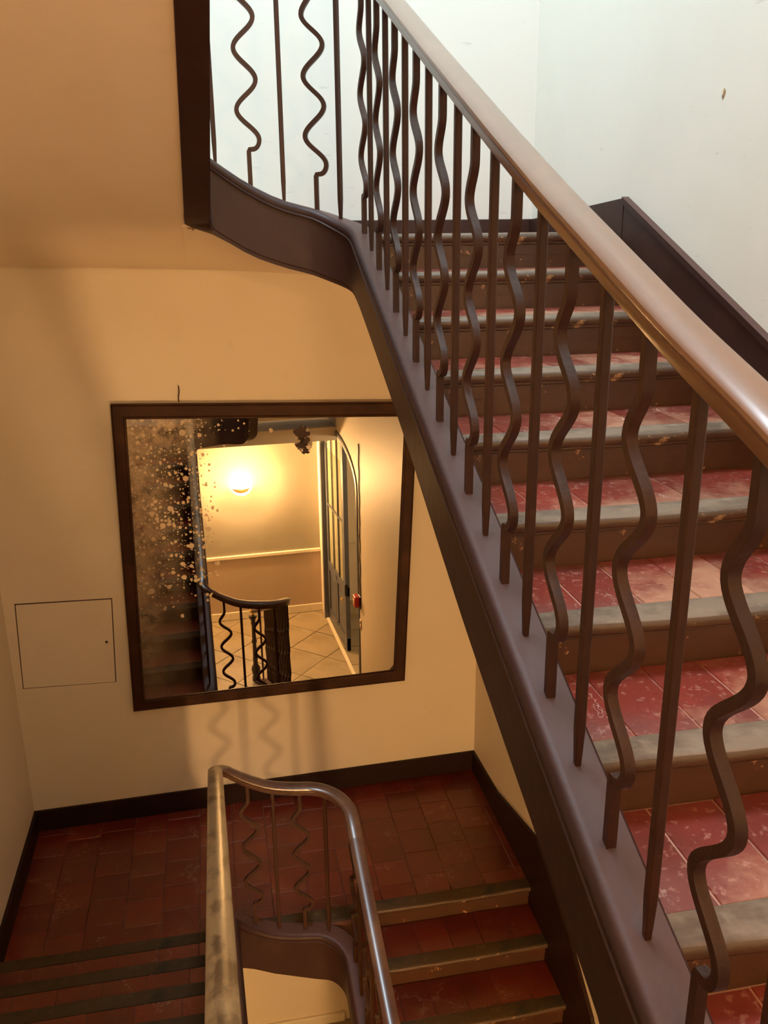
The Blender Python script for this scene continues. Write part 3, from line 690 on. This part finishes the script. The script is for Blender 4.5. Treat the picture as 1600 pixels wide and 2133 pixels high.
def mirror_mat():
    M = bpy.data.materials.new('antique_mirror'); M.use_nodes = True
    nt = M.node_tree; N = nt.nodes; L = nt.links; N.remove(N['Principled BSDF']); out = N['Material Output']
    gl = N.new('ShaderNodeBsdfGlossy'); gl.inputs['Color'].default_value = (.64, .63, .60, 1); gl.inputs['Roughness'].default_value = .004
    df = N.new('ShaderNodeBsdfPrincipled'); df.inputs['Roughness'].default_value = .45
    tc = N.new('ShaderNodeTexCoord'); sp = N.new('ShaderNodeSeparateXYZ'); L.new(tc.outputs['Object'], sp.inputs[0])
    def mth(op, x, y=0.0, z=None):
        q = N.new('ShaderNodeMath'); q.operation = op
        for i, k in enumerate((x, y) if z is None else (x, y, z)):
            if isinstance(k, (int, float)): q.inputs[i].default_value = k
            else: L.new(k, q.inputs[i])
        return q.outputs[0]
    def rng(x, lo, hi, a=0, b=1):
        r = N.new('ShaderNodeMapRange'); r.inputs[1].default_value = lo; r.inputs[2].default_value = hi; r.inputs[3].default_value = a; r.inputs[4].default_value = b
        L.new(x, r.inputs[0]); return r.outputs[0]
    def noise(s, d=5, r=.6):
        n = N.new('ShaderNodeTexNoise'); n.inputs['Scale'].default_value = s; n.inputs['Detail'].default_value = d; n.inputs['Roughness'].default_value = r
        L.new(tc.outputs['Object'], n.inputs['Vector']); return n.outputs['Fac']
    X, Z = sp.outputs['X'], sp.outputs['Z']
    n1 = noise(5, 6)
    # density: strongest on the left third and in the upper two thirds, tailing along the top edge
    dl = mth('MULTIPLY', rng(X, -.42, -.62), rng(Z, -.45, .15))
    dx = mth('MULTIPLY', rng(X, -.33, -.46), rng(Z, -.30, .20))
    dt = mth('MULTIPLY', rng(Z, .84, 1.05), rng(X, .15, -.3))
    D = mth('MAXIMUM', mth('MAXIMUM', dl, mth('MULTIPLY', dx, 1.15)), mth('MULTIPLY', dt, .7))
    D = mth('MULTIPLY', D, rng(n1, .25, .6, .55, 1.1))
    total = None
    for s, k, dl_ in ((17, .38, 0), (27, .42, .05), (38, .44, .05), (75, .42, .0)):
        vo = N.new('ShaderNodeTexVoronoi'); vo.inputs['Scale'].default_value = s; L.new(tc.outputs['Object'], vo.inputs['Vector'])
        sc_ = N.new('ShaderNodeSeparateColor'); L.new(vo.outputs['Color'], sc_.inputs[0])
        rad = mth('MULTIPLY', mth('MULTIPLY', sc_.outputs[0], sc_.outputs[0]), k)
        on = mth('LESS_THAN', sc_.outputs[1], mth('MULTIPLY', D, 1.0 if s > 20 else .62))
        spot = mth('MULTIPLY', rng(mth('SUBTRACT', rad, mth('ADD', vo.outputs['Distance'], mth('MULTIPLY', mth('SUBTRACT', noise(70, 3), .5), .10))), -.02, .03), on)
        total = spot if total is None else mth('MAXIMUM', total, spot)
    # milky haze along the left edge
    hz = mth('MULTIPLY', mth('MULTIPLY', rng(X, -.56, -.86), rng(Z, -.9, .25, .25, 1.0)), rng(noise(9, 9, .75), .22, .55))
    hz2 = mth('MULTIPLY', rng(Z, .72, 1.0), mth('MULTIPLY', rng(X, -.28, -.62), rng(noise(14, 8, .7), .32, .6)))
    hz = mth('MAXIMUM', mth('MULTIPLY', hz, .72), mth('MULTIPLY', hz2, .85))
    fac = mth('MAXIMUM', mth('MULTIPLY', total, .92), hz)
    mx = N.new('ShaderNodeMix'); mx.data_type = 'RGBA'; L.new(noise(22, 8, .7), mx.inputs['Factor'])
    mx.inputs['A'].default_value = (.34, .24, .14, 1); mx.inputs['B'].default_value = (.80, .63, .44, 1); L.new(mx.outputs['Result'], df.inputs['Base Color'])
    ms = N.new('ShaderNodeMixShader'); L.new(fac, ms.inputs[0]); L.new(gl.outputs[0], ms.inputs[1]); L.new(df.outputs[0], ms.inputs[2])
    L.new(ms.outputs[0], out.inputs['Surface']); return M
E_ = [(p[0] * 1.01, p[1] * 1.01) for p in INN]
mb = MB().prism([(p[0], p[1]) for p in E_], 1, .008, .014)
link('mirror_glass', mesh('mirror_glass', mb.v, mb.f, mirror_mat()), mir, (0, 0, 0), True)['label'] = 'aged mirror glass speckled at its left'
# ragged hole in the silvering
def blob(name, cx, cz, rx, rz_, n, jag, y, M, seed, label=None):
    r = random.Random(seed); pts = []
    for i in range(n):
        a = 2 * PI * i / n; k = 1 + r.uniform(-jag, jag)
        pts.append((cx + rx * k * math.cos(a), cz + rz_ * k * math.sin(a)))
    mb = MB().prism(pts, 1, y, .009); o = link(name, mesh(name, mb.v, mb.f, M), mir, (0, 0, 0), True)
    if label: o['label'] = label
    return o
hc = (.272, .865)
blob('silvering_hole', hc[0], hc[1], .062, .092, 40, .10, .0072, M_spot2, 1, 'pale bare rim of the hole')
blob('silvering_hole', hc[0] + .012, hc[1] - .055, .036, .03, 30, .3, .0068, M_ivory, 8)
blob('silvering_stain', hc[0] - .012, hc[1] + .045, .046, .052, 34, .32, .0062, M_spot, 2, 'dark brown ragged stain')
blob('silvering_stain', hc[0] + .008, hc[1] - .012, .032, .03, 26, .4, .0062, M_spot, 5)
blob('silvering_stain', hc[0] - .018, hc[1] - .035, .036, .022, 26, .4, .0062, M_spot, 6)
blob('silvering_stain', hc[0] + .012, hc[1] - .075, .026, .022, 26, .35, .0062, M_spot, 4)
# hook over the frame
mb = MB().tube([(-.535, .02, 1.166), (-.535, .015, 1.20), (-.528, .018, 1.235), (-.53, .03, 1.27)], .004, 6)
link('hanging_hook', mesh('hanging_hook', mb.v, mb.f, M_dark), mir, (0, 0, 0), True)

# ------------------------------------------------------------------ access hatch left of the mirror
hx0, hx1, hz0, hz1 = -1.445, -.80, -3.005, -2.372
hat = empty('access_hatch', ((hx0 + hx1) / 2, yw(-1.1), hz0), 'cream painted square access panel in the wall left of the mirror', 'access panel')
def wprism(pts, d0, d1):
    n = len(pts); v = [(x, yw(x) - d0, z) for x, z in pts] + [(x, yw(x) - d1, z) for x, z in pts]
    return MB().add(v, [list(range(n)), list(range(n, 2 * n))] + [[i, (i + 1) % n, n + (i + 1) % n, n + i] for i in range(n)])
wprism([(hx0 - .007, hz0 + .012), (hx1 - .028, hz0 - .014), (hx1 + .007, hz1 - .005), (hx0 + .02, hz1 + .018)], -.001, .0012).obj('panel_gap', M_spot, hat)
wprism([(hx0, hz0 + .018), (hx1 - .034, hz0 - .009), (hx1, hz1 - .012), (hx0 + .027, hz1 + .010)], 0, .005).obj('panel_door', M_cream, hat)
ky, kz = -.862, -2.70
MB().loft([[(ky + r * math.cos(a), yw(ky) - d, kz + r * math.sin(a)) for a in [2 * PI * i / 12 for i in range(12)]] for d, r in ((.002, .010), (.0065, .009), (.0058, .004))]).obj('keyhole', M_black, hat)

# ------------------------------------------------------------------ wall sconces
M_bulb2 = mat('fill_lamp_globe', (1, .8, .5), .4); b = M_bulb2.node_tree.nodes['Principled BSDF']
b.inputs['Emission Color'].default_value = (1.0, .74, .42, 1); b.inputs['Emission Strength'].default_value = 110
def sconce(x, y, z, label, power, rz=0.0):
    s = empty('wall_sconce', (x, y, z), label, 'wall lamp', None)
    mb = MB(); rings = []
    for k in range(9):
        a = (PI / 2) * k / 8; r = .155 * math.sin(a) + .001; zz = z - .105 * math.cos(a)
        rings.append([(x + r * math.cos(b), y + .035 + .95 * r * max(0, math.sin(b)), zz) for b in [PI * i / 16 for i in range(17)]])
    for k in range(8, -1, -1):
        a = (PI / 2) * k / 8; r = .148 * math.sin(a) + .0005; zz = z - .098 * math.cos(a)
        rings.append([(x + r * math.cos(b), y + .035 + .95 * r * max(0, math.sin(b)), zz) for b in [PI * i / 16 for i in range(17)]])
    mb.loft(rings, False, False); mb.obj('shade', M_shade, s, True, 60)
    MB().box((x - .05, y - .002, z - .06), (x + .05, y + .014, z + .05), ch=.004).obj('back_plate', M_trimw, s)
    MB().lathe([(0, -.045), (.012, -.045), (.014, -.02), (.028, .0), (.034, .025), (.028, .05), (.012, .062), (0, .064)], (x, y + .075, z + .0), 14).obj('bulb', M_bulb, s, True, 60)
    l = bpy.data.lights.new('sconce_light', 'POINT'); l.energy = power; l.color = (1.0, .56, .22); l.shadow_soft_size = .15
    o = bpy.data.objects.new('sconce_light', l); COL.objects.link(o); o.parent = s; o.location = (0, .10, .035)
    s.rotation_euler.z = rz
    return s
M_shade = mat('amber_glass_shade', (.72, .50, .22), .4)
nt = M_shade.node_tree; nt.nodes['Principled BSDF'].inputs['Transmission Weight'].default_value = .25
M_bulb = mat('lit_bulb', (1, .8, .5), .4); b = M_bulb.node_tree.nodes['Principled BSDF']
b.inputs['Emission Color'].default_value = (1.0, .72, .34, 1); b.inputs['Emission Strength'].default_value = 60
sconce(.68, YB, -3.60, 'glowing half bowl wall sconce on the hall wall seen in the mirror', 760)
sconce(.68, YB, .22, 'matching wall sconce behind the viewpoint on the half-landing wall', 190)

# ------------------------------------------------------------------ arched door
dr = structure(empty('door_1', (XR + .1, -.3, Z_H)))
def arch_z(y, off=0):
    u = (y - yc) / (hw - off); return ZS + (RISE - off) * math.sqrt(max(0, 1 - u * u)) if abs(u) < 1 else ZS
ins = []; outr = []
prof = [(-.045, -.012), (.0, -.02), (.03, -.012), (.03, .10), (-.045, .10)]
rings = []
pathp = [(YJ0, Z_H)] + [(YJ0, Z_H + (ZS - Z_H) * i / 3) for i in (1, 2)] + arch + [(YJ1, Z_H + (ZS - Z_H) * i / 3) for i in (2, 1)] + [(YJ1, Z_H)]
for i, (y, z) in enumerate(pathp):
    dy, dz = y - yc, (z - ZS if z > ZS else 0)
    nrm = Vector((dy / hw ** 2, dz / RISE ** 2)) if z >= ZS - 1e-6 and dz > 0 else Vector((1 if y > yc else -1, 0))
    nrm.normalize()
    rings.append([(XR + b, y + nrm.x * a, z + nrm.y * a) for a, b in prof])
MB().loft(rings).obj('door_frame', M_door, dr, True, 35)
# far leaf, standing nearly closed
LY0, LY1 = YJ0 + .03, .36
tilt = lambda y: XR + .05 + .03 * (y - LY0)
def lb(mb, y0, y1, z0, z1, d0, d1):
    v = [(tilt(y) + d, y, z) for z in (z0, z1) for d in (d0, d1) for y in (y0, y1)]
    mb.add(v, [(0, 2, 3, 1), (4, 5, 7, 6), (0, 1, 5, 4), (2, 6, 7, 3), (0, 4, 6, 2), (1, 3, 7, 5)])
leaf = MB(); ZR = -4.82
n = 12; tops = [(LY0 + (LY1 - LY0) * i / n) for i in range(n + 1)]
lb(leaf, LY0, LY0 + .11, Z_H + .01, arch_z(LY0 + .11, .04), 0, .045)
lb(leaf, LY1 - .12, LY1, Z_H + .01, arch_z(LY1 - .12, .04) - .02, -.012, .05)
lb(leaf, LY0, LY1, Z_H + .01, Z_H + .2, 0, .045); lb(leaf, LY0, LY1, ZR - .09, ZR + .05, 0, .045)
ymid = (LY0 + LY1) / 2
lb(leaf, ymid - .05, ymid + .05, Z_H + .15, ZR, 0, .045)
for a, b in zip(tops, tops[1:]):
    za, zb_ = arch_z(a, .04), arch_z(b, .04)
    v = [(tilt(y) + d, y, z) for d in (0, .045) for y, z in ((a, za - .10), (b, zb_ - .10), (b, zb_), (a, za))]
    leaf.add(v, [(0, 1, 2, 3), (7, 6, 5, 4), (0, 4, 5, 1), (1, 5, 6, 2), (2, 6, 7, 3), (3, 7, 4, 0)])
lf = leaf.obj('door_leaf', M_door, dr)
for a, b in ((LY0 + .13, ymid - .07), (ymid + .07, LY1 - .14)):
    mb = MB(); lb(mb, a - .03, b + .03, Z_H + .18, ZR - .07, .018, .032); lb(mb, a + .03, b - .03, Z_H + .26, ZR - .15, .008, .02); mb.obj('panel', M_door, lf)
mb = MB(); lb(mb, LY0 + .09, LY1 - .1, ZR + .03, ZS + .02, .007, .010)
M_glass = bpy.data.materials.new('thin_door_glass'); M_glass.use_nodes = True
nt = M_glass.node_tree; nt.nodes.remove(nt.nodes['Principled BSDF'])
t_ = nt.nodes.new('ShaderNodeBsdfTransparent'); g_ = nt.nodes.new('ShaderNodeBsdfGlossy'); g_.inputs['Roughness'].default_value = .05
t_.inputs[0].default_value = (.93, .95, .92, 1); x_ = nt.nodes.new('ShaderNodeMixShader'); x_.inputs[0].default_value = .09
nt.links.new(t_.outputs[0], x_.inputs[1]); nt.links.new(g_.outputs[0], x_.inputs[2]); nt.links.new(x_.outputs[0], nt.nodes['Material Output'].inputs['Surface'])
for k in range(2):
    yy = LY0 + .11 + (LY1 - LY0 - .23) * (k + 1) / 3
    q = MB(); lb(q, yy - .012, yy + .012, ZR + .03, arch_z(yy, .04) - .08, -.002, .012); q.obj('glazing_bar', M_door, lf)
q = MB(); lb(q, LY0 + .1, LY1 - .1, -3.86, -3.835, -.002, .012); q.obj('glazing_bar', M_door, lf)
mb.obj('pane', M_glass, lf)
rings = []
for i in range(61):
    y = LY0 + .10 + (LY1 - LY0 - .21) * i / 60; d = .022 + .008 * math.sin(i * 1.25)
    zt = arch_z(y, .04) - .06
    rings.append([(tilt(y) + d, y, ZR + .02), (tilt(y) + d, y, zt), (tilt(y) + d + .003, y, zt), (tilt(y) + d + .003, y, ZR + .02)])
o = MB().loft(rings).obj('net_curtain', M_curtain, lf); o['label'] = 'pleated pale curtain behind the glass'
MB().lathe([(0, 0), (.012, 0), (.012, .01), (.007, .02), (.02, .03), (.026, .045), (.02, .06), (0, .064)], (tilt(LY1 - .06) - .05, LY1 - .06, -5.0), 12).obj('door_knob', M_brass, lf, True)
MB().box((tilt(LY1) - .02, LY1 - .03, -4.90), (tilt(LY1) + .02, LY1 + .012, -4.72), ch=.003).obj('lock_box', M_black, lf)

# ------------------------------------------------------------------ small fittings in the hall
al = empty('fire_alarm_box', (XR - .04, 1.64, -4.50), 'small red fire alarm box on the wall beside the arched door', 'alarm')
MB().box((XR - .014, 1.575, -4.51), (XR + .002, 1.725, -4.345), ch=.004).obj('back_plate', M_dark, al)
MB().box((XR - .075, 1.565, -4.50), (XR - .010, 1.695, -4.355), ch=.008).obj('housing', M_red, al)
MB().box((XR - .080, 1.60, -4.46), (XR - .074, 1.66, -4.40), ch=.002).obj('press_plate', M_ivory, al)
ls = empty('light_switch', (XR - .01, 1.69, -4.80), 'ivory light switch plate below the red alarm box', 'switch')
MB().box((XR - .012, 1.655, -4.80), (XR + .002, 1.725, -4.66), ch=.004).obj('switch_plate', M_ivory, ls)
for z in (-4.765, -4.70): MB().box((XR - .019, 1.678, z - .018), (XR - .010, 1.702, z + .018), ch=.003).obj('rocker', M_ivory, ls)
cb = MB().tube([(XR - .008, 1.72 + .012 * math.sin(i * 1.7) + .05 * i / 24, -4.36 + (2.0) * i / 24) for i in range(25)], .007, 6).obj('wall_cable', M_black)
tag(cb, 'thin black cable running up the wall above the red alarm box', 'cable')

# added globe lamp, out of sight, brightens the room seen through the door
gl = empty('added_fill_lamp', (3.1, 1.2, -2.75), 'added unseen globe lamp brightening the room beyond the arched door', 'lamp')
MB().lathe([(0, -.12)] + [(.12 * math.sin(PI * i / 12), -.12 * math.cos(PI * i / 12)) for i in range(1, 12)] + [(0, .12)], (3.1, 1.2, -2.75), 20).obj('globe', M_bulb2, gl, True, 60)
MB().tube([(3.1, 1.2, -2.64), (3.1, 1.2, -2.3)], .008, 6).obj('hanging_rod', M_brass, gl)
